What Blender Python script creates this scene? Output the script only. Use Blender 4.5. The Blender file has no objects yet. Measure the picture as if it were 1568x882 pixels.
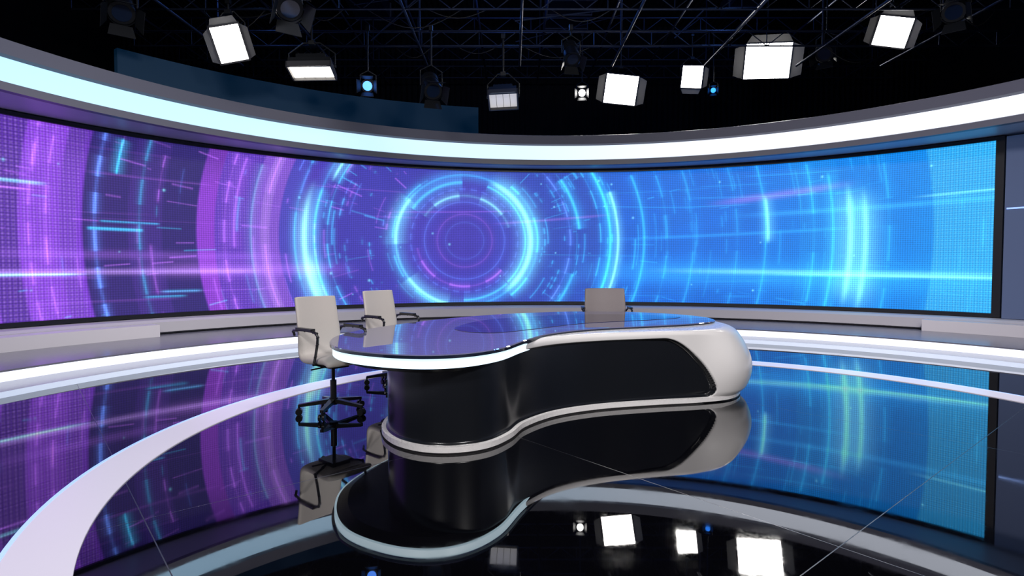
import bpy, bmesh, math, random
import numpy as np
from mathutils import Vector, Matrix
random.seed(7); rng=np.random.default_rng(5)
S=0.93                      # world scale applied to every coordinate below
CX,CY=1.25,5.0              # centre of the round stage
sc=bpy.context.scene
try:
    sc.view_settings.view_transform='Standard'; sc.view_settings.look='None'
except Exception as e: print(e)

# ---------------------------------------------------------------- materials
def nmat(name):
    m=bpy.data.materials.new(name); m.use_nodes=True
    return m,m.node_tree.nodes,m.node_tree.links,m.node_tree.nodes['Principled BSDF']
def mat(name,col,rough=.5,metal=0,ior=1.5,emit=None,es=0,coat=0,bump=0,bscale=30,var=0.0):
    m,n,l,p=nmat(name)
    p.inputs['Base Color'].default_value=(*col,1); p.inputs['Roughness'].default_value=rough
    p.inputs['Metallic'].default_value=metal; p.inputs['IOR'].default_value=ior
    p.inputs['Coat Weight'].default_value=coat
    if emit: p.inputs['Emission Color'].default_value=(*emit,1); p.inputs['Emission Strength'].default_value=es
    tc=n.new('ShaderNodeTexCoord'); no=n.new('ShaderNodeTexNoise'); no.inputs['Scale'].default_value=bscale
    l.new(tc.outputs['Object'],no.inputs['Vector'])
    if bump:
        b=n.new('ShaderNodeBump'); b.inputs['Strength'].default_value=bump; b.inputs['Distance'].default_value=.01
        l.new(no.outputs['Fac'],b.inputs['Height']); l.new(b.outputs['Normal'],p.inputs['Normal'])
    k=min(.04,rough*.5)
    mr=n.new('ShaderNodeMapRange'); mr.inputs['To Min'].default_value=max(0,rough-k); mr.inputs['To Max'].default_value=min(1,rough+k)
    l.new(no.outputs['Fac'],mr.inputs['Value']); l.new(mr.outputs['Result'],p.inputs['Roughness'])
    return m
M={}
M['gray']=mat('satin_gray_paint',(.36,.36,.41),.4)
M['headgray']=mat('header_gray_paint',(.12,.12,.15),.4)
M['graydk']=mat('dark_gray_paint',(.09,.09,.115),.35)
M['panelgray']=mat('blue_gray_panel',(.09,.11,.18),.25,emit=(.05,.09,.2),es=.25)  # faint blue glow put into the material; the panel is no lamp
M['tread']=mat('glossy_gray_tread',(.13,.13,.165),.2)
M['plinth']=mat('pale_plinth',(.46,.44,.47),.45)
M['bench']=mat('pale_bench',(.58,.55,.58),.45)
M['black']=mat('black_frame',(.005,.005,.007),.4)
M['metal']=mat('black_metal',(.012,.014,.018),.45,metal=.3)
M['door']=mat('barn_door_metal',(.05,.05,.055),.5)
M['truss']=mat('dark_truss_metal',(.03,.042,.08),.4,metal=.5)
M['teal']=mat('dark_navy_panel',(.003,.022,.05),.8,emit=(.001,.026,.07),es=.25)  # weak emission makes the panel read bluer; it is not a light source
M['white']=mat('white_lacquer',(.66,.64,.65),.28,coat=.4)
M['leather']=mat('cream_leather',(.45,.41,.39),.5,bump=.15,bscale=120)
M['leather2']=mat('taupe_leather',(.20,.165,.17),.5,bump=.15,bscale=120)
M['plastic']=mat('black_plastic',(.010,.010,.012),.3)
M['inlay']=mat('dark_glass_inlay',(.015,.015,.06),.01,ior=2.2)
M['topglass']=mat('desk_top_glass',(.13,.13,.24),.012,ior=2.6)
M['gedge']=mat('glass_edge',(.01,.015,.03),.08)
def emis(name,c,s): return mat(name,(.6,.6,.6),.4,emit=c,es=s)
M['led_step']=emis('step_led_strip',(.74,.80,1.0),1.05)
M['led_step2']=emis('step_led_strip_dim',(.46,.62,.95),.5)
M['led_desk']=emis('desk_led_edge',(.62,.86,1.0),1.3)
M['blue_led']=emis('blue_led_line',(.06,.30,1.0),1.0)
M['ring']=mat('white_floor_ring',(.40,.385,.43),.3,emit=(.78,.73,.88),es=.46)
M['lampW']=emis('lamp_face_bright',(1,.97,.93),22)
M['lampM']=emis('lamp_face_medium',(1,.93,.82),6)
M['lampD']=emis('lamp_face_dim',(.9,.88,.9),.5)
M['lens']=mat('dark_lens',(.01,.02,.05),.05)
M['lensB']=emis('blue_lens',(.02,.22,1.0),3)
m,n,l,p=nmat('header_led_band'); M['led_head']=m
tc=n.new('ShaderNodeTexCoord'); sx=n.new('ShaderNodeSeparateXYZ'); mr=n.new('ShaderNodeMapRange'); cr=n.new('ShaderNodeValToRGB')
l.new(tc.outputs['Object'],sx.inputs[0]); l.new(sx.outputs['X'],mr.inputs['Value'])
mr.inputs['From Min'].default_value=-7; mr.inputs['From Max'].default_value=5
l.new(mr.outputs['Result'],cr.inputs['Fac'])
cr.color_ramp.elements[0].color=(.32,.68,1,1); cr.color_ramp.elements[1].color=(.80,.86,1,1)
p.inputs['Base Color'].default_value=(.3,.3,.3,1)
l.new(cr.outputs['Color'],p.inputs['Emission Color']); p.inputs['Emission Strength'].default_value=1.18
# floor
m,n,l,p=nmat('polished_black_floor'); M['floor']=m
tc=n.new('ShaderNodeTexCoord'); mp=n.new('ShaderNodeMapping'); l.new(tc.outputs['Object'],mp.inputs['Vector'])
mp.inputs['Rotation'].default_value=(0,0,math.radians(-40)); mp.inputs['Location'].default_value=(2.34,2.0,0)
br=n.new('ShaderNodeTexBrick'); br.offset=0; br.inputs['Scale'].default_value=1; br.inputs['Brick Width'].default_value=2.6
br.inputs['Row Height'].default_value=2.6; br.inputs['Mortar Size'].default_value=.003; br.inputs['Mortar Smooth'].default_value=.1
l.new(mp.outputs['Vector'],br.inputs['Vector'])
br.inputs['Color1'].default_value=(.001,.001,.002,1); br.inputs['Color2'].default_value=(.0015,.0015,.0025,1); br.inputs['Mortar'].default_value=(.0,.0,.0,1)
l.new(br.outputs['Color'],p.inputs['Base Color'])
no=n.new('ShaderNodeTexNoise'); no.inputs['Scale'].default_value=2.6; no.inputs['Detail'].default_value=10; no.inputs['Roughness'].default_value=.75
l.new(tc.outputs['Object'],no.inputs['Vector'])
m1=n.new('ShaderNodeMapRange'); m1.inputs['From Min'].default_value=.45; m1.inputs['From Max'].default_value=.8; m1.inputs['To Min'].default_value=.012; m1.inputs['To Max'].default_value=.085
l.new(no.outputs['Fac'],m1.inputs['Value'])
ad=n.new('ShaderNodeMath'); ad.operation='MULTIPLY_ADD'; ad.inputs[1].default_value=.3; l.new(br.outputs['Fac'],ad.inputs[0]); l.new(m1.outputs['Result'],ad.inputs[2])
l.new(ad.outputs[0],p.inputs['Roughness']); p.inputs['IOR'].default_value=2.45
# curtains
m,n,l,p=nmat('black_drape'); M['drape']=m
p.inputs['Base Color'].default_value=(.004,.005,.008,1); p.inputs['Roughness'].default_value=.9
tc=n.new('ShaderNodeTexCoord'); w=n.new('ShaderNodeTexWave'); w.inputs['Scale'].default_value=1.5; w.inputs['Distortion'].default_value=1.5
l.new(tc.outputs['Object'],w.inputs['Vector']); b=n.new('ShaderNodeBump'); b.inputs['Strength'].default_value=.8; b.inputs['Distance'].default_value=.15
l.new(w.outputs['Fac'],b.inputs['Height']); l.new(b.outputs['Normal'],p.inputs['Normal'])
# desk shell
m,n,l,p=nmat('desk_shell'); M['shell']=m
at=n.new('ShaderNodeAttribute'); at.attribute_name='panel_sd'
mr=n.new('ShaderNodeMapRange'); mr.inputs['From Min'].default_value=-.004; mr.inputs['From Max'].default_value=0.0
l.new(at.outputs['Fac'],mr.inputs['Value'])
mx=n.new('ShaderNodeMix'); mx.data_type='RGBA'; l.new(mr.outputs['Result'],mx.inputs['Factor'])
mx.inputs['A'].default_value=(.006,.007,.010,1); mx.inputs['B'].default_value=(.62,.60,.61,1); l.new(mx.outputs['Result'],p.inputs['Base Color'])
p.inputs['Roughness'].default_value=.24
# screen
m,n,l,p=nmat('video_wall_picture'); M['screen']=m
at=n.new('ShaderNodeAttribute'); at.attribute_name='picture'
p.inputs['Base Color'].default_value=(.006,.006,.008,1); p.inputs['Roughness'].default_value=.5
pa=n.new('ShaderNodeAttribute'); pa.attribute_name='wall_uv'; sx=n.new('ShaderNodeSeparateXYZ'); l.new(pa.outputs['Vector'],sx.inputs[0])
def sinw(o,per):
    a=n.new('ShaderNodeMath'); a.operation='MULTIPLY'; a.inputs[1].default_value=2*math.pi/per; l.new(o,a.inputs[0])
    s_=n.new('ShaderNodeMath'); s_.operation='SINE'; l.new(a.outputs[0],s_.inputs[0])
    c=n.new('ShaderNodeMath'); c.operation='MULTIPLY_ADD'; c.inputs[1].default_value=.17; c.inputs[2].default_value=1.0; l.new(s_.outputs[0],c.inputs[0]); return c.outputs[0]
s1=sinw(sx.outputs['X'],.045); s2=sinw(sx.outputs['Y'],.045)
mm=n.new('ShaderNodeMath'); mm.operation='MULTIPLY'; l.new(s1,mm.inputs[0]); l.new(s2,mm.inputs[1])
vm=n.new('ShaderNodeVectorMath'); vm.operation='SCALE'; l.new(at.outputs['Color'],vm.inputs[0]); l.new(mm.outputs[0],vm.inputs['Scale'])
l.new(vm.outputs['Vector'],p.inputs['Emission Color']); p.inputs['Emission Strength'].default_value=1.08

# ---------------------------------------------------------------- mesh builder
class B:
    def __init__(s): s.v=[];s.f=[];s.m=[];s.mats=[];s.sm=[]
    def mi(s,k):
        if k not in s.mats: s.mats.append(k)
        return s.mats.index(k)
    def add(s,vs,fs,k,smooth=False):
        o=len(s.v); s.v+= [tuple(x) for x in vs]
        for f in fs: s.f.append(tuple(o+i for i in f)); s.m.append(s.mi(k)); s.sm.append(smooth)
        return o
    def box(s,c,size,k,R=None,taper=1):
        c=Vector(c); vs=[]
        for z in(-1,1):
            for y in(-1,1):
                for x in(-1,1):
                    t=taper if z>0 else 1
                    d=Vector((x*size[0]/2*t,y*size[1]/2*t,z*size[2]/2))
                    if R is not None: d=R@d
                    vs.append(c+d)
        s.add(vs,[(0,2,3,1),(4,5,7,6),(0,1,5,4),(2,6,7,3),(0,4,6,2),(1,3,7,5)],k)
    def cyl(s,a,b,r,k,seg=8,r2=None,cap=True):
        a=Vector(a);b=Vector(b);d=(b-a).normalized(); r2=r if r2 is None else r2
        x=d.orthogonal().normalized(); y=d.cross(x); vs=[]
        for p,rr in((a,r),(b,r2)):
            for i in range(seg):
                t=2*math.pi*i/seg; vs.append(p+x*math.cos(t)*rr+y*math.sin(t)*rr)
        s.add(vs,[(i,(i+1)%seg,seg+(i+1)%seg,seg+i) for i in range(seg)],k,True)
        if cap: s.add(vs,[tuple(range(seg))[::-1],tuple(range(seg,2*seg))],k)
    def tube(s,pts,r,k,seg=8):
        for a,b in zip(pts[:-1],pts[1:]): s.cyl(a,b,r,k,seg)
    def arc(s,prof,a0,a1,n,ks,cap=True,c=None):
        cx,cy=c if c else (CX,CY)
        vs=[];m=len(prof)
        for i in range(n+1):
            a=a0+(a1-a0)*i/n
            for r,z in prof: vs.append((cx+r*math.sin(a),cy+r*math.cos(a),z))
        for j in range(m):
            k=ks[j] if isinstance(ks,(list,tuple)) else ks
            sub=[];fs=[]
            for i in range(n+1): sub+= [vs[i*m+j],vs[i*m+(j+1)%m]]
            for i in range(n): fs.append((2*i,2*i+1,2*i+3,2*i+2))
            s.add(sub,fs,k,True)
        if cap:
            s.add(vs[:m],[tuple(range(m))],ks[0] if isinstance(ks,(list,tuple)) else ks)
            s.add(vs[-m:],[tuple(range(m))[::-1]],ks[0] if isinstance(ks,(list,tuple)) else ks)
    def loft(s,rings,k,closed=True,cap=True,smooth=True):
        n=len(rings[0]);vs=[p for r in rings for p in r];fs=[]
        for i in range(len(rings)-1):
            for j in range(n if closed else n-1):
                fs.append((i*n+j,i*n+(j+1)%n,(i+1)*n+(j+1)%n,(i+1)*n+j))
        o=s.add(vs,fs,k,smooth)
        if cap:
            s.add(rings[0],[tuple(range(n))[::-1]],k); s.add(rings[-1],[tuple(range(n))],k)
        return o
    def make(s,name,loc=(0,0,0),rz=0,recalc=True):
        me=bpy.data.meshes.new(name); me.from_pydata([(x*S,y*S,z*S) for x,y,z in s.v],[],s.f)
        for k in s.mats: me.materials.append(M[k])
        me.polygons.foreach_set('material_index',s.m); me.polygons.foreach_set('use_smooth',s.sm)
        me.update()
        if recalc:
            bm=bmesh.new(); bm.from_mesh(me)
            bmesh.ops.recalc_face_normals(bm,faces=bm.faces); bm.to_mesh(me); bm.free()
        ob=bpy.data.objects.new(name,me); sc.collection.objects.link(ob)
        ob.location=[c*S for c in loc]; ob.rotation_euler=(0,0,rz)
        return ob
def spline(pts,n):
    P=[Vector((p[0],p[1])) for p in pts];m=len(P);out=[]
    fine=[]
    for i in range(m):
        a,b,c,d=P[i-1],P[i],P[(i+1)%m],P[(i+2)%m]
        for q in range(40):
            t=q/40; fine.append(.5*((2*b)+(c-a)*t+(2*a-5*b+4*c-d)*t*t+(-a+3*b-3*c+d)*t**3))
    L=[0]
    for i in range(len(fine)): L.append(L[-1]+(fine[(i+1)%len(fine)]-fine[i]).length)
    tot=L[-1];j=0
    for i in range(n):
        s=tot*i/n
        while L[j+1]<s: j+=1
        t=(s-L[j])/(L[j+1]-L[j]); out.append(fine[j].lerp(fine[(j+1)%len(fine)],t))
    return out,tot
def normals(o):
    n=len(o);N=[]
    area=sum(o[i].x*o[(i+1)%n].y-o[(i+1)%n].x*o[i].y for i in range(n))
    sg=1 if area>0 else -1
    for i in range(n):
        d=(o[(i+1)%n]-o[i-1]).normalized(); N.append(Vector((d.y,-d.x))*sg)
    return N
def ss(a,b,x):
    t=min(1,max(0,(x-a)/(b-a))); return t*t*(3-2*t)

# ---------------------------------------------------------------- room shell
def slab(name,c,size,k):
    b=B(); b.box((0,0,0),size,k); return b.make(name,c)
slab('floor',(0.5,8.5,-.1),(34,33,.2),'floor')
slab('ceiling',(0.5,8.5,11.6),(34,33,.2),'drape')
slab('wall_back',(0.5,25,5.75),(34,.2,11.7),'drape')
slab('wall_front',(0.5,-8,5.75),(34,.2,11.7),'drape')
slab('wall_left',(-16.5,8.5,5.75),(.2,33,11.7),'drape')
slab('wall_right',(17.5,8.5,5.75),(.2,33,11.7),'drape')

# floor ring
b=B(); n=200; RC=(1.48,5.17)
b.arc([(4.32,0.001),(4.32,.008),(4.65,.008),(4.65,.001)],0,2*math.pi,n,'ring',cap=False,c=RC)
b.arc([(4.65,0.001),(4.65,.010),(4.675,.010),(4.675,.001)],0,2*math.pi,n,'blue_led',cap=False,c=RC)
b.make('floor_light_ring')
# steps
A0,A1=-2.0,2.0
b=B()
b.arc([(7.25,0),(7.25,.07),(7.9,.07),(7.9,.0)],A0,A1,150,['led_step2','tread','tread','black'])
b.arc([(7.9,.0),(7.9,.03),(7.88,.03),(7.88,.19),(7.9,.21),(10.0,.21),(10.0,0)],A0,A1,150,['graydk','graydk','led_step','graydk','tread','graydk','black'])
b.make('stage_step')
# cyclorama wall + plinth
b=B()
b.arc([(10.1,.21),(10.02,.25),(10.02,.44),(10.1,.48),(10.72,.48),(10.72,4.02),(11.0,4.02),(11.0,.21)],A0,A1,180,['plinth','plinth','plinth','plinth','gray','gray','gray','gray'])
b.make('wall_curved')
b=B()
b.arc([(9.62,.21),(9.62,.43),(10.0,.43),(10.0,.21)],-2.0,-.93,60,'bench')
b.arc([(9.75,.21),(9.75,.43),(10.0,.43),(10.0,.21)],.80,2.0,60,'bench')
b.make('bench_plinth')
b=B()
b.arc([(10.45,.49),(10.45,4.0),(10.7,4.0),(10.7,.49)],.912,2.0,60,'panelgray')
b.arc([(10.44,2.6),(10.44,2.63),(10.5,2.63),(10.5,2.6)],.915,2.0,60,'blue_led')
b.arc([(10.42,.5),(10.42,4.0),(10.5,4.0),(10.5,.5)],.985,.99,2,'graydk')
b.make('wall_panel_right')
# header
HC=(1.2,6.0)
b=B()
b.arc([(9.0,4.07),(9.0,4.19),(9.06,4.21),(9.06,4.56),(8.98,4.59),(8.93,4.79),(9.0,4.81),(9.75,4.81),(9.75,4.20),(11.0,4.17),(11.0,4.06),(9.1,4.06)],-2.1,2.1,200,
 ['headgray','headgray','led_head','headgray','headgray','headgray','graydk','graydk','graydk','graydk','gray','headgray'],c=HC)
b.make('header_ring')
b=B(); b.arc([(11.1,4.2),(11.1,5.75),(11.25,5.75),(11.25,4.2)],-.935,-.195,60,'teal')
b.make('wall_backing_panel')

# ---------------------------------------------------------------- video wall
R=10.62; U0,U1=-15.5,9.5; Z0,Z1=.56,3.98
nu,nv=1900,260
u=np.linspace(U0,U1,nu); v=np.linspace(Z0,Z1,nv); UU,VV=np.meshgrid(u,v)
uc,vc=-2.5,2.17
dx=UU-uc; dy=(VV-vc)*1.05; r=np.sqrt(dx*dx+dy*dy); th=np.arctan2(dy,dx)
def lerp_stops(x,xs,cs):
    cs=np.array(cs); return np.stack([np.interp(x,xs,cs[:,i]) for i in range(3)],-1)
img=lerp_stops(UU,[-14,-11,-8,-5.5,-2.5,0.3,2,5,8,9.5],
 [(.24,.05,.70),(.20,.045,.64),(.10,.035,.45),(.055,.04,.45),(.045,.045,.46),(.015,.09,.56),(.002,.13,.68),(.0,.18,.76),(.0,.25,.83),(.01,.37,.92)])
def sm(a,b,x):
    t=np.clip((x-a)/(b-a),0,1); return t*t*(3-2*t)
def mixc(mask,c): 
    global img
    img=img*(1-mask[...,None])+np.array(c)*mask[...,None]
def band(a,b,e=.03): return sm(a-e,a+e,r)*(1-sm(b-e,b+e,r))
Lm=(1-sm(-3.0,-1.5,dx))
Rm=sm(1.5,3.0,dx)
grid=(.5+.5*np.sin(UU*2*math.pi/.075))*(.5+.5*np.sin(VV*2*math.pi/.075))
mixc(band(4.15,4.55)*Lm*.5,(.06,.08,.52))
mixc(band(4.55,5.15)*Lm*.7,(.25,.10,.66))
mixc(band(4.75,4.95)*Lm*.4,(.40,.24,.74))
mixc(band(5.2,5.9)*Lm*.65,(.12,.04,.50))
mixc(band(5.9,6.25)*Lm*.9,(.27,.05,.64))
mixc(band(6.25,8.25)*Lm*.9,(.018,.015,.13))
mixc(band(6.9,7.5)*Lm*.3,(.09,.035,.36))
mixc(band(8.35,9.2)*Lm*.6,(.25,.06,.72))
mixc(band(8.35,8.6)*Lm*.4,(.09,.035,.36))
mixc(band(9.2,9.6)*Lm*.75,(.05,.02,.24))
mixc(band(9.6,10.2)*Lm*.5,(.29,.08,.76))
mixc(band(10.2,10.6)*Lm*.6,(.07,.03,.3))
mixc(band(8.3,30)*Lm*grid*.36,(.45,.24,.90))
mixc(band(4.55,5.9)*Lm*grid*.2,(.45,.24,.90))
mixc(Lm*sm(3.0,3.9,VV)*band(5.9,8.6)*.4,(.03,.02,.16))
mixc((1-sm(.75,.9,r))*.35,(.04,.025,.34)); 
mixc(band(1.9,3.6)*.3,(.03,.035,.32))
mixc(band(.0,1.7)*.35,(.065,.038,.45))
mixc(band(11.0,30,.04)*Rm*.45,(.04,.48,.95)); mixc(band(11.0,30)*Rm*grid*.3,(.15,.65,1.0))
mixc(band(9.9,11.0)*Rm*.3,(.0,.19,.74)); mixc(band(8.4,9.3)*Rm*.30,(.01,.30,.86))
mixc(band(6.2,7.6)*Rm*.25,(.0,.11,.60))
def arcl(r0,w,t0,t1,c,i,glow=.35,gw=5,seg=0,ef=None):
    global img
    d=np.abs(r-r0); L=(t1-t0); tt=(th-t0)%(2*math.pi)
    if ef is None: ef=.02 if w<.045 and i<.9 else .18
    ef=min(ef,L*.4)
    mk=sm(0,ef,tt)*(1-sm(L-ef,L,tt)) if L<6.2 else np.ones_like(tt)
    if seg: mk=mk*(0.25+.75*sm(-.3,-.1,np.sin(th*seg+r0*7)))
    a=np.exp(-(d/w)**2)+glow*np.exp(-(d/(w*gw))**2)
    img=img+(a*mk*i)[...,None]*np.array(c)
cy=(.04,.58,1.0); wc=(.25,.84,1.0); pu=(.55,.18,1.0); ind=(.12,.28,1.0)
arcl(1.78,.03,0,6.3,cy,.30,.6,6)
arcl(1.78,.045,2.3,4.9,wc,.75,.45,5,seg=5); arcl(1.86,.02,2.1,4.6,cy,.5,.3,4,seg=11)
arcl(1.74,.06,-1.0,1.25,wc,.95,.45,5,ef=.35)
arcl(1.93,.03,-.9,.9,cy,.8,.3,4,seg=7)
arcl(1.58,.04,1.6,2.6,cy,.6); arcl(1.62,.03,-1.6,-.8,cy,.6)
arcl(1.6,.025,-.8,1.2,cy,.7,.3,4)
arcl(1.22,.03,.3,2.6,wc,.6,.4,4,seg=6); arcl(1.05,.016,0,6.3,ind,.22)
arcl(1.25,.025,3.3,5.6,pu,.5,.3,4,seg=8); arcl(.72,.015,0,6.3,pu,.12); arcl(.5,.012,0,6.3,ind,.12)
arcl(1.4,.015,0,6.3,ind,.25,seg=30)
arcl(3.98,.06,2.75,3.75,wc,.95,.5,3.5,ef=.35); arcl(3.75,.03,2.3,3.9,cy,.8,.4,5,seg=4); arcl(4.2,.025,2.4,4.0,cy,.5,.3,4,seg=9)
arcl(3.88,.08,3.2,3.65,wc,.5,.5,3,ef=.2)
arcl(3.6,.03,2.35,2.75,wc,.9,ef=.1); arcl(3.45,.016,2.2,4.1,cy,.6,seg=20)
arcl(3.85,.035,-.65,.65,cy,.9,.45,4); arcl(4.05,.03,-.55,.35,wc,.8,.4,4); arcl(3.6,.016,-.8,.8,cy,.5,.3,4,seg=24)
arcl(3.0,.04,-.75,-.3,cy,.5,.4,4); arcl(3.05,.04,.1,.6,cy,.7,.4,4); arcl(2.8,.016,-1,1,ind,.6,seg=22)
arcl(4.72,.03,-.4,.4,cy,.5,.3,4,seg=3); arcl(5.3,.018,-.4,.4,cy,.3,seg=30); arcl(5.95,.025,-.33,.33,cy,.25,.3,4,seg=12)
arcl(7.7,.035,-.02,.15,wc,.7,.4,4,ef=.03); arcl(7.65,.02,-.3,.3,cy,.3); arcl(7.0,.02,-.3,.3,cy,.2,seg=40)
arcl(9.45,.06,-.19,.15,wc,.7,.5,5,ef=.08); arcl(9.75,.055,-.20,.13,wc,.6,.5,5,ef=.08); arcl(9.1,.03,-.2,.18,cy,.45,.4,5)
arcl(8.7,.025,-.25,.25,cy,.35,seg=25); arcl(10.2,.025,-.25,.25,cy,.25,seg=44)
arcl(5.15,.025,2.8,3.5,wc,.2); arcl(5.7,.016,2.8,3.5,pu,.5,seg=40); arcl(5.5,.025,2.8,3.2,pu,.4); arcl(4.85,.025,2.7,3.5,pu,.4,seg=11)
arcl(7.3,.025,2.8,3.45,cy,.3,.3,3,seg=50); arcl(8.05,.03,2.8,3.5,ind,.9,.3,3,seg=70); arcl(7.75,.02,2.9,3.0,cy,.9,ef=.01)
arcl(8.8,.016,2.8,3.5,pu,.4,seg=60); arcl(9.05,.016,2.8,3.5,pu,.4,seg=80); arcl(10.4,.025,2.8,3.5,pu,.35,seg=33)
for k in range(200):
    r0=rng.choice([rng.uniform(2.0,4.6),rng.uniform(4.6,12)]); 
    if rng.random()<.5: t0=rng.uniform(-.9,.8) if r0<5 else rng.uniform(-.3,.28)
    else: t0=math.pi+(rng.uniform(-.9,.8) if r0<5 else rng.uniform(-.3,.28))
    L=rng.uniform(.03,.35)/max(1,r0/4)
    left=math.cos(t0)<0
    c=cy if (not left or rng.random()<.35) else (pu if rng.random()<.6 else ind)
    arcl(r0,rng.uniform(.010,.022),t0,t0+L,c,rng.uniform(.10,.42)*(.5 if (not left and r0>5) else 1),.2,4,seg=int(rng.choice([0,0,40,70])))
for k in range(160):
    t0=rng.uniform(0,2*math.pi) if k<70 else rng.choice([0,math.pi])+rng.normal(0,.18)
    r0=rng.uniform(2.0,3.6) if k<70 else rng.uniform(4,12); L=rng.uniform(.1,.7)
    d=np.abs(((th-t0+math.pi)%(2*math.pi))-math.pi)*r
    mk=np.exp(-(d/rng.uniform(.010,.020))**2)*sm(r0,r0+.03,r)*(1-sm(r0+L-.03,r0+L,r))
    left=math.cos(t0)<0
    c=np.array(cy if (not left or rng.random()<.35) else pu)
    img=img+(mk*rng.uniform(.10,.42)*(.6 if (not left and r0>5) else 1))[...,None]*c
def streak(z,w,ua,ub,c,i,fade=1.0,slope=0):
    global img
    d=np.abs(VV-z-slope*(UU-ua)); mk=np.exp(-(d/w)**2)*sm(ua,ua+fade,UU)*(1-sm(ub-fade,ub,UU))
    img=img+(mk*i)[...,None]*np.array(c)
streak(1.40,.05,-15.5,-7.2,(.6,.35,1),.5,.8); streak(1.44,.14,-10.2,-5,(.5,.2,.9),.35,1.5); streak(1.36,.022,-15.5,-10.6,wc,1.1,.6)
streak(1.72,.08,-13,-6,(.4,.15,.8),.25,2)
streak(2.92,.025,-15.5,-11.2,wc,.8,.3); streak(2.8,.02,-15.5,-11.4,pu,.7,.3); streak(2.2,.025,-10.7,-9.7,cy,1.0,.1); streak(2.34,.016,-10.5,-9.4,cy,.6,.1)
streak(1.0,.025,-9.5,-8.6,cy,.5,.2); streak(.9,.02,-9.8,-8.9,cy,.5,.2)
streak(1.42,.30,-1,11,(.03,.40,.85),.42,4,-.02); streak(1.40,.06,2,11,(.25,.75,1),.55,3,-.012); streak(1.32,.025,5,11,wc,.7,2,-.012)
streak(2.75,.06,4,11,(.06,.5,1),.3,2,.02); streak(2.98,.025,8,11,wc,.5,.7,.03); streak(2.2,.04,1,8,(.04,.5,1),.25,2,.03)
streak(3.05,.08,3.6,7.2,(.35,.08,.42),.45,1.2,.10); streak(2.6,.03,-1.9,1.5,(.5,.2,.8),.25,.8,.08)
for k in range(24):
    streak(rng.uniform(.7,3.8),rng.uniform(.008,.02),(a:=rng.uniform(-15,7)),a+rng.uniform(1,4),cy if a>-3 else pu,rng.uniform(.06,.22),.5,rng.uniform(-.03,.03))
for k in range(30):
    a,bb=rng.uniform(-13,9),rng.uniform(.7,3.8); d=np.hypot(UU-a,VV-bb); img=img+(np.exp(-(d/rng.uniform(.015,.028))**2)*rng.uniform(.3,.8))[...,None]*np.array(wc)
img=img*(0.92+.16*rng.random(img.shape[:2]))[...,None]*.97
img=np.clip(img,0,1.25)
ang=UU/R*1.0
co=np.stack([(CX+R*np.sin(ang))*S,(CY+R*np.cos(ang))*S,VV*S],-1).reshape(-1,3)
idx=np.arange(nu*nv).reshape(nv,nu)
q=np.stack([idx[:-1,:-1],idx[:-1,1:],idx[1:,1:],idx[1:,:-1]],-1).reshape(-1,4)
me=bpy.data.meshes.new('picture'); me.vertices.add(nu*nv); me.vertices.foreach_set('co',co.ravel().astype(np.float32))
me.loops.add(q.size); me.loops.foreach_set('vertex_index',q.ravel().astype(np.int32)); me.polygons.add(len(q))
me.polygons.foreach_set('loop_start',np.arange(0,q.size,4,dtype=np.int32)); 
try: me.polygons.foreach_set('loop_total',np.full(len(q),4,dtype=np.int32))
except Exception: pass
me.update(calc_edges=True); me.validate()
at=me.color_attributes.new('picture','FLOAT_COLOR','POINT')
at.data.foreach_set('color',np.concatenate([img.reshape(-1,3),np.ones((nu*nv,1))],1).ravel().astype(np.float32))
av=me.attributes.new('wall_uv','FLOAT_VECTOR','POINT')
av.data.foreach_set('vector',np.stack([UU,VV,np.zeros_like(UU)],-1).ravel().astype(np.float32))
me.materials.append(M['screen'])
pic=bpy.data.objects.new('picture_surface',me); sc.collection.objects.link(pic)
b=B(); a0,a1=U0/R,U1/R
b.arc([(10.55,3.97),(10.55,4.04),(10.71,4.04),(10.71,3.97)],a0-.008,a1+.008,160,'black')
b.arc([(10.55,.49),(10.55,.57),(10.71,.57),(10.71,.49)],a0-.008,a1+.008,160,'black')
b.arc([(10.55,.49),(10.55,4.04),(10.71,4.04),(10.71,.49)],a1,a1+.013,3,'black')
b.arc([(10.55,.49),(10.55,4.04),(10.71,4.04),(10.71,.49)],a0-.01,a0,3,'black')
b.arc([(10.66,.5),(10.66,4.03),(10.7,4.03),(10.7,.5)],a0,a1,160,'black')
fr=b.make('screen_frame')
e=bpy.data.objects.new('led_video_wall',None); sc.collection.objects.link(e); pic.parent=e; fr.parent=e

# ---------------------------------------------------------------- news desk
desk=bpy.data.objects.new('news_desk',None); sc.collection.objects.link(desk)
body=[(-.75,7.0),(-1.08,6.3),(-1.16,5.7),(-1.14,5.25),(-.98,4.9),(-.74,4.70),(-.48,4.66),(-.22,4.78),(-.04,5.05),(.10,5.42),(.42,5.82),(.9,6.10),(1.5,6.28),(2.05,6.40),(2.45,6.55),(2.70,6.92),(2.77,7.4),(2.67,7.95),(2.35,8.4),(1.6,8.6),(.8,8.5),(0,7.95)]
N=900; o,tot=spline(body,N); nn=normals(o)
pe=next(i for i in range(250,N) if o[i].x>1.98 and o[i].y<6.8)*tot/N
Mz=96; zt=.80
vs=[];fs=[];sd=[]
def panel_sd(p,z):
    z0,z1=.062,.728
    cx_=pe/2-2; hx=pe/2+2; cz=(z0+z1)/2; hz=(z1-z0)/2
    X=p-cx_; Z=z-cz
    rr=(.36 if Z>0 else .12) if X>0 else .0
    if X>0: X=X-.28*(1-ss(-hz,hz,Z))
    qx=abs(X)-hx+rr; qz=abs(Z)-hz+rr
    return min(max(qx,qz),0)+math.hypot(max(qx,0),max(qz,0))-rr
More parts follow.
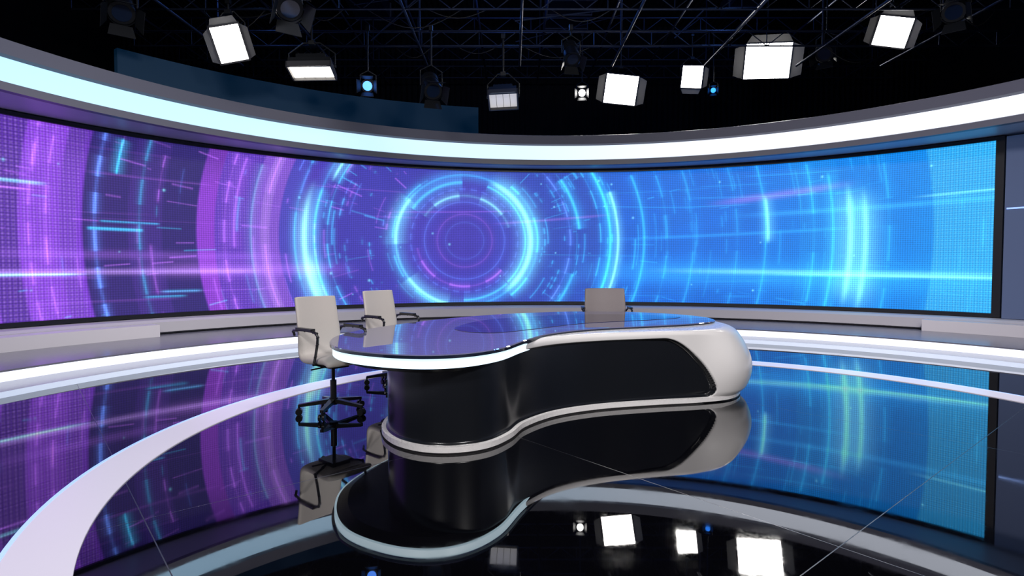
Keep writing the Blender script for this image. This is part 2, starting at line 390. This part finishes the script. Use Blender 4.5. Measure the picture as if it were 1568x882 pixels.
for k in range(Mz+1):
    z=zt*k/Mz
    for i in range(N):
        P=o[i];nv_=nn[i]; p=i*tot/N
        d=.3 if i>N*.86 else panel_sd(p,z)
        if p<2.6 and z>.5: d=min(d,-.05)
        elif p<3.3 and z>.5: d=d-(.08*(1-ss(2.6,3.3,p)))
        nose=ss(1.9,2.6,P.x)
        off=nose*(.15*math.sin(math.pi*(z/zt)**.9)-.08*(z/zt)**2-.05*(1-ss(0,.12,z)))
        rt=.05+.03*nose
        if z>zt-rt: off-= (rt+.02*nose)*(1-math.sqrt(max(0,1-((z-(zt-rt))/rt)**2)))
        if d<0: off-=(.02+.055*ss(1.0,2.2,P.x))*(1-ss(-.02,0,d))
        q_=P+nv_*off; vs.append((q_.x,q_.y,z)); sd.append(d)
b=B()
for k in range(Mz):
    for i in range(N): fs.append((k*N+i,k*N+(i+1)%N,(k+1)*N+(i+1)%N,(k+1)*N+i))
b.add(vs,fs,'shell',True); b.f.append(tuple(range(Mz*N,Mz*N+N))); b.m.append(b.mi('white')); b.sm.append(False)
ob=b.make('desk_body'); a=ob.data.attributes.new('panel_sd','FLOAT','POINT'); a.data.foreach_set('value',np.array(sd,dtype=np.float32)); ob.parent=desk
top=[(-1.64,5.35),(-1.42,4.88),(-1.05,4.60),(-.68,4.50),(-.36,4.60),(-.10,4.90),(.10,5.40),(.38,5.95),(.88,6.40),(1.6,6.72),(2.15,6.98),(2.52,7.35),(2.55,7.9),(2.2,8.45),(1.55,8.78),(.85,8.8),(-.1,8.35),(-.9,7.55),(-1.45,6.6),(-1.68,5.9)]
to,tt=spline(top,400); tn=normals(to)
def ring2(off,z): return [(to[i].x+tn[i].x*off,to[i].y+tn[i].y*off,z) for i in range(400)]
b=B()
b.loft([ring2(-.02,.705),ring2(.0,.71)],'led_desk',cap=False); b.loft([ring2(0,.71),ring2(0,.775)],'led_desk',cap=False); b.loft([ring2(0,.775),ring2(-.03,.785)],'led_desk',cap=False)
b.loft([ring2(-.12,.66),ring2(-.02,.705)],'black')
b.loft([ring2(.0,.787),ring2(.025,.790)],'gedge',cap=False); b.loft([ring2(.025,.790),ring2(.025,.815)],'gedge',cap=False)
b.loft([ring2(.025,.815),ring2(.015,.822)],'topglass',smooth=False)
ob=b.make('desk_counter'); ob.parent=desk
inl=[(-.62,6.55),(-.25,7.5),(.78,8.2),(1.7,8.25),(2.25,7.85),(1.8,7.45),(.9,7.0),(.25,6.35),(-.16,5.98),(-.5,6.1)]
io,_=spline(inl,160); b=B(); b.loft([[(p.x,p.y,.822) for p in io],[(p.x,p.y,.826) for p in io]],'inlay',smooth=False); ob=b.make('counter_inlay'); ob.parent=desk
b=B(); bo,_=spline(body,400); bn=normals(bo)
def fr_(off,z): return [(bo[i].x+bn[i].x*off*(1-.8*ss(2.0,2.5,bo[i].x)),bo[i].y+bn[i].y*off*(1-.8*ss(2.0,2.5,bo[i].x)),z) for i in range(400)]
b.loft([fr_(-.01,.0),fr_(-.01,.016)],'black',cap=False)
b.loft([fr_(.035,.016),fr_(.035,.062)],'white',cap=False); b.loft([fr_(.035,.062),fr_(-.04,.064)],'white',cap=False,smooth=False)
b.loft([fr_(-.03,.016),fr_(.035,.016)],'white',cap=False)
ob=b.make('desk_foot_trim'); ob.parent=desk

# ---------------------------------------------------------------- chairs
def sweep_pad(b,path,wf,tf,k,seg=28,e=3.2):
    rings=[]
    for i,(x,z) in enumerate(path):
        x0,z0=path[max(0,i-1)];x1,z1=path[min(len(path)-1,i+1)]
        d=Vector((x1-x0,z1-z0)).normalized(); nrm=Vector((-d.y,d.x)); t=i/(len(path)-1); ring=[]
        for j in range(seg):
            a=2*math.pi*j/seg; c,s_=math.cos(a),math.sin(a)
            yy=wf(t)*math.copysign(abs(c)**(2/e),c); tt_=tf(t)*math.copysign(abs(s_)**(2/e),s_)
            bow=.035*(abs(yy)/.25)**2*ss(.45,.7,t)
            ring.append((x+nrm.x*tt_+bow,yy,z+nrm.y*tt_))
        rings.append(ring)
    b.loft(rings,k)
def chair(loc,rz,lk='leather',w=.25):
    b=B()
    for i in range(5):
        a=math.radians(72*i+20); d=Vector((math.cos(a),math.sin(a),0)); r_=Vector((-d.y,d.x,0))
        rings=[]
        for t in (0,.25,.5,.75,1):
            c=d*(.03+.31*t)+Vector((0,0,.13-.035*t)); hw=.03-.012*t; hh=.022-.008*t
            rings.append([c+r_*hw+Vector((0,0,hh)),c-r_*hw+Vector((0,0,hh)),c-r_*hw-Vector((0,0,hh)),c+r_*hw-Vector((0,0,hh))])
        b.loft(rings,'plastic',smooth=False)
        c=d*.335; b.cyl(c+Vector((0,0,.1)),c+Vector((0,0,.04)),.011,'metal')
        for sg in(-1,1):
            b.cyl(c+r_*(.010*sg)+Vector((0,0,.034)),c+r_*(.030*sg)+Vector((0,0,.034)),.034,'plastic',14)
    b.cyl((0,0,.09),(0,0,.16),.045,'plastic',16); b.cyl((0,0,.14),(0,0,.34),.032,'plastic',14); b.cyl((0,0,.32),(0,0,.49),.018,'metal',12)
    b.box((0,0,.495),(.26,.20,.04),'plastic'); b.cyl((.03,-.1,.49),(.03,-.27,.48),.008,'plastic')
    path=[]
    ctrl=[(.28,.52),(.27,.55),(.2,.568),(.1,.564),(0,.556),(-.1,.55),(-.18,.56),(-.225,.60),(-.25,.67),(-.268,.76),(-.285,.86),(-.305,.97),(-.328,1.08),(-.345,1.16),(-.35,1.185)]
    for i in range(len(ctrl)-1):
        a=ctrl[max(0,i-1)];p=ctrl[i];q=ctrl[i+1];d=ctrl[min(len(ctrl)-1,i+2)]
        for s_ in range(4):
            t=s_/4
            path.append(tuple(.5*((2*p[c])+(q[c]-a[c])*t+(2*a[c]-5*p[c]+4*q[c]-d[c])*t*t+(-a[c]+3*p[c]-3*q[c]+d[c])*t**3) for c in(0,1)))
    path.append(ctrl[-1])
    def wf(t):
        e=min(t,1-t)/.05; return w*(1 if e>1 else .86+.14*math.sqrt(max(0,1-(1-e)**2)))*(1-.06*ss(.5,1,t))
    def tf(t):
        e=min(t,1-t)/.035; base=.045-.014*ss(.4,.6,t)
        return base*(1 if e>1 else .25+.75*math.sqrt(max(0,1-(1-e)**2)))
    sweep_pad(b,path,wf,tf,lk)
    for sg in(-1,1):
        y=sg*(w+.03)
        pts=[(-.285,y*.93,.80),(-.27,y,.845),(-.20,y,.862),(-.05,y,.868),(.10,y,.862),(.155,y,.845),(.175,y,.81),(.165,y,.74),(.13,y,.62),(.10,y,.545),(.06,y*.6,.515),(.0,y*.3,.50)]
        b.tube(pts,.0135,'plastic',8)
        for p_ in pts[1:-1]: b.cyl((p_[0]-.0092,p_[1],p_[2]-.0092),(p_[0]+.0092,p_[1],p_[2]+.0092),.0135,'plastic',8)
        b.box((-.05,y,.878),(.28,.05,.022),'plastic')
    b.tube([(-.02,0,.50),(-.2,0,.505),(-.29,0,.58),(-.315,0,.70),(-.335,0,.85)],.018,'plastic')
    return b.make('office_chair',loc,rz)
chair((-1.83,5.98,0),math.radians(-40))
chair((-1.52,7.50,0),math.radians(-40))
c3=chair((1.50,9.28,0),math.radians(-92),'leather2',.34); c3.scale=(1,1,.965)

# ---------------------------------------------------------------- lighting rig
b=B()
def ladder(p0,p1,h=.35,step=.45,r=.022):
    p0=Vector(p0);p1=Vector(p1);L=(p1-p0).length;n=int(L/step);up=Vector((0,0,h))
    b.cyl(p0,p1,r,'truss',6);b.cyl(p0+up,p1+up,r,'truss',6)
    for i in range(n):
        a=p0.lerp(p1,i/n);c=p0.lerp(p1,(i+1)/n)
        b.cyl(a if i%2 else a+up,(c+up) if i%2 else c,r*.55,'truss',5)
        if i%3==0: b.cyl(a,a+up,r*.6,'truss',5)
for y in (9.5,12.2,14.2): ladder((-9,y,6.75),(12,y,6.75))
for x in (-7,-4.6,-2.2,.2,2.6,5,7.4,9.6): b.cyl((x,7,6.72),(x,15.5,6.72),.03,'truss',6)
for x in (-7,-2.2,2.6,7.4): 
    for y in (9.5,14.2): b.cyl((x,y,6.7),(x,y,11.49),.025,'truss',6)
for y in (16.5,19,21.5,23.5): ladder((-12,y,8.95),(15,y,8.95),.45,.6,.03)
for x in range(-11,15,2): b.cyl((x,14,8.9),(x,24,8.9),.035,'truss',6)
for x in (-11,-5,1,7,13):
    for y in (16.5,21.5): b.cyl((x,y,8.9),(x,y,11.49),.03,'truss',6)
for i in range(16):
    x=random.uniform(-9,11);y=random.uniform(9,22);z=6.8 if y<15 else 9.0
    b.cyl((x,y,z),(x+random.uniform(-4,4),y+random.uniform(-1,1),z+random.uniform(.2,1.2)),.018,'truss',5)
for i in range(26):
    x=random.uniform(-8,10);y=random.choice([9.5,12.2,14.2]);w_=random.uniform(.6,2.0);sag=random.uniform(.15,.5);pts=[]
    for k in range(11):
        t=k/10; pts.append((x+w_*t,y+.05,6.78-sag*math.sin(math.pi*t)))
    b.tube(pts,.012,'plastic',5)
for x,y,w_,l_ in ((-5,18,1.2,9),(2,20,1.6,6),(8,17,1.0,9),(0,12,1.1,7)):  # air ducts, folded into the truss mesh
    b.box((x,y,10.7),(w_,l_,.55),'truss')
    for k in range(5): b.box((x,y-l_/2+l_*(k+.5)/5,10.7),(w_+.08,.08,.63),'graydk')
    for k in(-1,1): b.cyl((x,y+k*l_*.4,10.9),(x,y+k*l_*.4,11.49),.02,'truss')
b.make('truss_and_ducts')

def frame(pos,aim):
    f=(Vector(aim)-Vector(pos)).normalized(); r_=f.cross(Vector((0,0,1))).normalized(); u_=r_.cross(f)
    return f,r_,u_
def panel_light(pos,aim,w,h,k,ztop,roll=0,doors=(1,1,1,1)):
    b=B(); f,r_,u_=frame((0,0,0),Vector(aim)-Vector(pos))
    if roll:
        c_,s__=math.cos(math.radians(roll)),math.sin(math.radians(roll)); r_,u_=r_*c_+u_*s__,u_*c_-r_*s__
    Rm_=Matrix((r_,f,u_)).transposed()
    b.box(-f*.08,(w,.14,h),'metal',Rm_); b.box(-f*.22,(w*.7,.16,h*.6),'metal',Rm_)
    for i in range(5): b.box(-f*.31+r_*(w*.6*(i/4-.5)),(.015,.05,h*.5),'metal',Rm_)
    for s_ in(-1,1):
        b.box(r_*(s_*(w/2+.015))+f*.02,(.03,.13,h+.06),'door',Rm_); b.box(u_*(s_*(h/2+.015))+f*.02,(w+.06,.13,.03),'door',Rm_)
    b.box(f*.0,(w*.99,.03,h*.99),k,Rm_)
    for i in range(1,4): b.box(r_*(w*(i/4-.5))+f*.018,(.007,.012,h*.98),'metal',Rm_)
    dd=[(r_,u_,w,h,1),(r_,u_,w,h,-1),(u_,r_,h,w,1),(u_,r_,h,w,-1)]
    for on,(ax,ot,sz,so,sg) in zip(doors,dd):
        if not on: continue
        a=ax*(sg*(sz/2+.03))+f*.085; c=a+ax*(sg*.22*sz)+f*.14*sz; half=ot*so/2
        q_=[a-half,a+half,c+half*.78,c-half*.78]
        b.add([*q_,*[x-f*.012 for x in q_]],[(0,1,2,3),(4,7,6,5),(0,4,5,1),(2,6,7,3),(1,5,6,2),(0,3,7,4)],'door')
    tp=Vector((0,0,h*.5+.25))-f*.08
    for s_ in(-1,1):
        sd_=r_*(s_*(w/2+.05))-f*.08
        b.cyl(sd_,sd_+Vector((0,0,h*.35+.1)),.016,'metal',6); b.cyl(sd_+Vector((0,0,h*.35+.1)),tp+r_*(s_*w*.2),.016,'metal',6); b.cyl(tp+r_*(s_*w*.2),tp,.016,'metal',6)
        b.cyl(sd_-r_*.02,sd_+r_*.02,.035,'metal',8)
    b.cyl(tp,(tp.x,tp.y,ztop-pos[2]),.022,'metal',8); b.box((tp.x,tp.y,ztop-pos[2]-.03),(.09,.09,.12),'metal')
    b.box(tp,(.12,.1,.08),'metal')
    return b.make('studio_light_panel',pos)
def spot(pos,aim,r,k,ztop):
    b=B(); f,r_,u_=frame((0,0,0),Vector(aim)-Vector(pos))
    b.cyl(-f*r*2.2,-f*r*.6,r*.75,'metal',16,r*.95); b.cyl(-f*r*.6,f*r*.8,r*.95,'metal',16,r); b.cyl(f*r*.8,f*r*.86,r*.72,k,16)
    b.cyl(f*r*.7,f*r*1.0,r*1.08,'metal',16,cap=False)
    for i in range(4): b.cyl(-f*r*(2.0-.3*i),-f*r*(1.9-.3*i),r*1.0,'metal',16)
    for s_ in(-1,1):
        for ax,ot in ((r_,u_),(u_,r_)):
            a=ax*(s_*r)+f*r; c=a+ax*(s_*r*.5)+f*r*.9
            q_=[a-ot*r*.8,a+ot*r*.8,c+ot*r,c-ot*r]; b.add([*q_,*[x+ax*.008 for x in q_]],[(0,1,2,3),(4,7,6,5),(0,4,5,1),(2,6,7,3),(1,5,6,2),(0,3,7,4)],'metal')
    tp=Vector((0,0,r*2.3))-f*r*.5
    for s_ in(-1,1):
        sd_=r_*(s_*r*1.2)-f*r*.5
        b.cyl(sd_,sd_+Vector((0,0,r*1.6)),.014,'metal',6); b.cyl(sd_+Vector((0,0,r*1.6)),tp,.014,'metal',6)
    b.cyl(tp,(tp.x,tp.y,ztop-pos[2]),.02,'metal',8); b.box((tp.x,tp.y,ztop-pos[2]-.03),(.08,.08,.12),'metal')
    return b.make('stage_spotlight',pos)
T1,T2=6.75,8.94
panel_light((-5.55,11.7,5.88),(-1,4,1.0),.52,.66,'lampW',T1,roll=-20,doors=(1,1,1,0))
panel_light((-4.2,12.5,5.62),(-3.9,11.0,.0),.86,.48,'lampM',T1,roll=-8,doors=(0,0,1,0))
panel_light((-.2,13.5,5.30),(-.1,12.1,2.4),.62,.50,'lampD',T1,roll=-6,doors=(0,0,1,0))
panel_light((3.48,19,7.15),(1,2,1),1.0,.88,'lampW',T2,roll=8,doors=(1,1,0,0))
panel_light((5.75,19,7.55),(1,2,1),.62,.66,'lampW',T2,roll=6,doors=(0,1,0,1))
panel_light((8.15,19,8.05),(1.5,2,1),1.35,1.05,'lampW',11.4,roll=5,doors=(1,1,1,0))
panel_light((8.3,13,6.62),(1,4,1),.64,.60,'lampW',8.94,roll=20,doors=(1,1,1,0))
spot((2.24,19,7.05),(0,2,1),.15,'lampW',T2)
spot((-7.2,11,6.25),(-4,7,1),.22,'lens',T1)
spot((-3.45,9.2,5.55),(-1,6,1),.20,'lens',T1)
spot((-3.15,13,5.45),(-1.5,2,1.5),.14,'lensB',T1)
spot((-1.75,13,5.4),(0,8,1),.2,'lens',T1)
spot((1.3,13,6.1),(2,9,1),.17,'lens',T1)
spot((8.6,11.6,6.5),(4,7,1),.20,'lens',T1)
spot((7.9,15,6.9),(2,8,1),.2,'lens',T2)
spot((6.5,19.2,7.2),(2,6,1),.11,'lensB',T2)
for p_,aim,w_,h_ in (((-3.0,-1.5,6.2),(-.5,5,.8),1.4,1.0),((4.2,-1.0,6.2),(1.2,6,.8),1.4,1.0),((.6,5.2,6.4),(.6,5.6,0),1.0,.8),((-3.5,4.5,6.6),(-6.5,13,.3),1.2,.8),((5.0,4.5,6.6),(8,13,.3),1.2,.8)):  # unseen fixtures for the area lights; last two added to brighten the plinth
    panel_light(p_,aim,w_,h_,'lampD',11.4)
def area(p,aim,w,h,e,c,spread=180):  # out-of-frame area lights, added to light the desk and plinth
    L=bpy.data.lights.new('added_area','AREA'); L.shape='RECTANGLE'; L.size=w*S; L.size_y=h*S; L.energy=e; L.color=c; L.spread=math.radians(spread)
    ob=bpy.data.objects.new('added_area_light',L); sc.collection.objects.link(ob); f=(Vector(aim)-Vector(p)).normalized()
    ob.location=(Vector(p)+f*.14)*S; ob.rotation_euler=f.to_track_quat('-Z','Y').to_euler()
area((-3.0,-1.5,6.2),(-.5,5,.8),1.4,1.0,140,(1,.97,.95),110)
area((4.2,-1.0,6.2),(1.2,6,.8),1.4,1.0,175,(1,.97,.95),110)
area((.6,5.2,6.4),(.6,5.6,0),1.0,.8,65,(1,.97,.95),120)
area((-3.5,4.5,6.6),(-6.5,13,-1),1.2,.8,140,(1,.96,.97),90)  # this pair is added to brighten the plinth and curved wall
area((5.0,4.5,6.6),(8,13,-1),1.2,.8,140,(1,.96,.97),90)
def point(p,e,c,r=.3):
    L=bpy.data.lights.new('rig','POINT'); L.energy=e; L.color=c; L.shadow_soft_size=r
    ob=bpy.data.objects.new('added_rig_light',L); sc.collection.objects.link(ob); ob.location=Vector(p)*S
point((0,16,8.0),80,(.06,.24,1)); point((-6,14,8.2),30,(.1,.28,1)); point((6,16,10),80,(.1,.28,1)); point((0,11,9.5),55,(.1,.28,1))  # blue lights added without fixtures to tint the truss
# ---------------------------------------------------------------- world, camera
w=bpy.data.worlds.new('studio_dark'); sc.world=w; w.use_nodes=True
w.node_tree.nodes['Background'].inputs[0].default_value=(.02,.03,.06,1); w.node_tree.nodes['Background'].inputs[1].default_value=.1
cam=bpy.data.cameras.new('camera'); cam.sensor_width=36; cam.lens=20.66; cam.clip_end=200
co_=bpy.data.objects.new('camera',cam); sc.collection.objects.link(co_); co_.location=(0,0,1.5*S); co_.rotation_euler=(math.radians(90-2.1),0,0)
sc.camera=co_
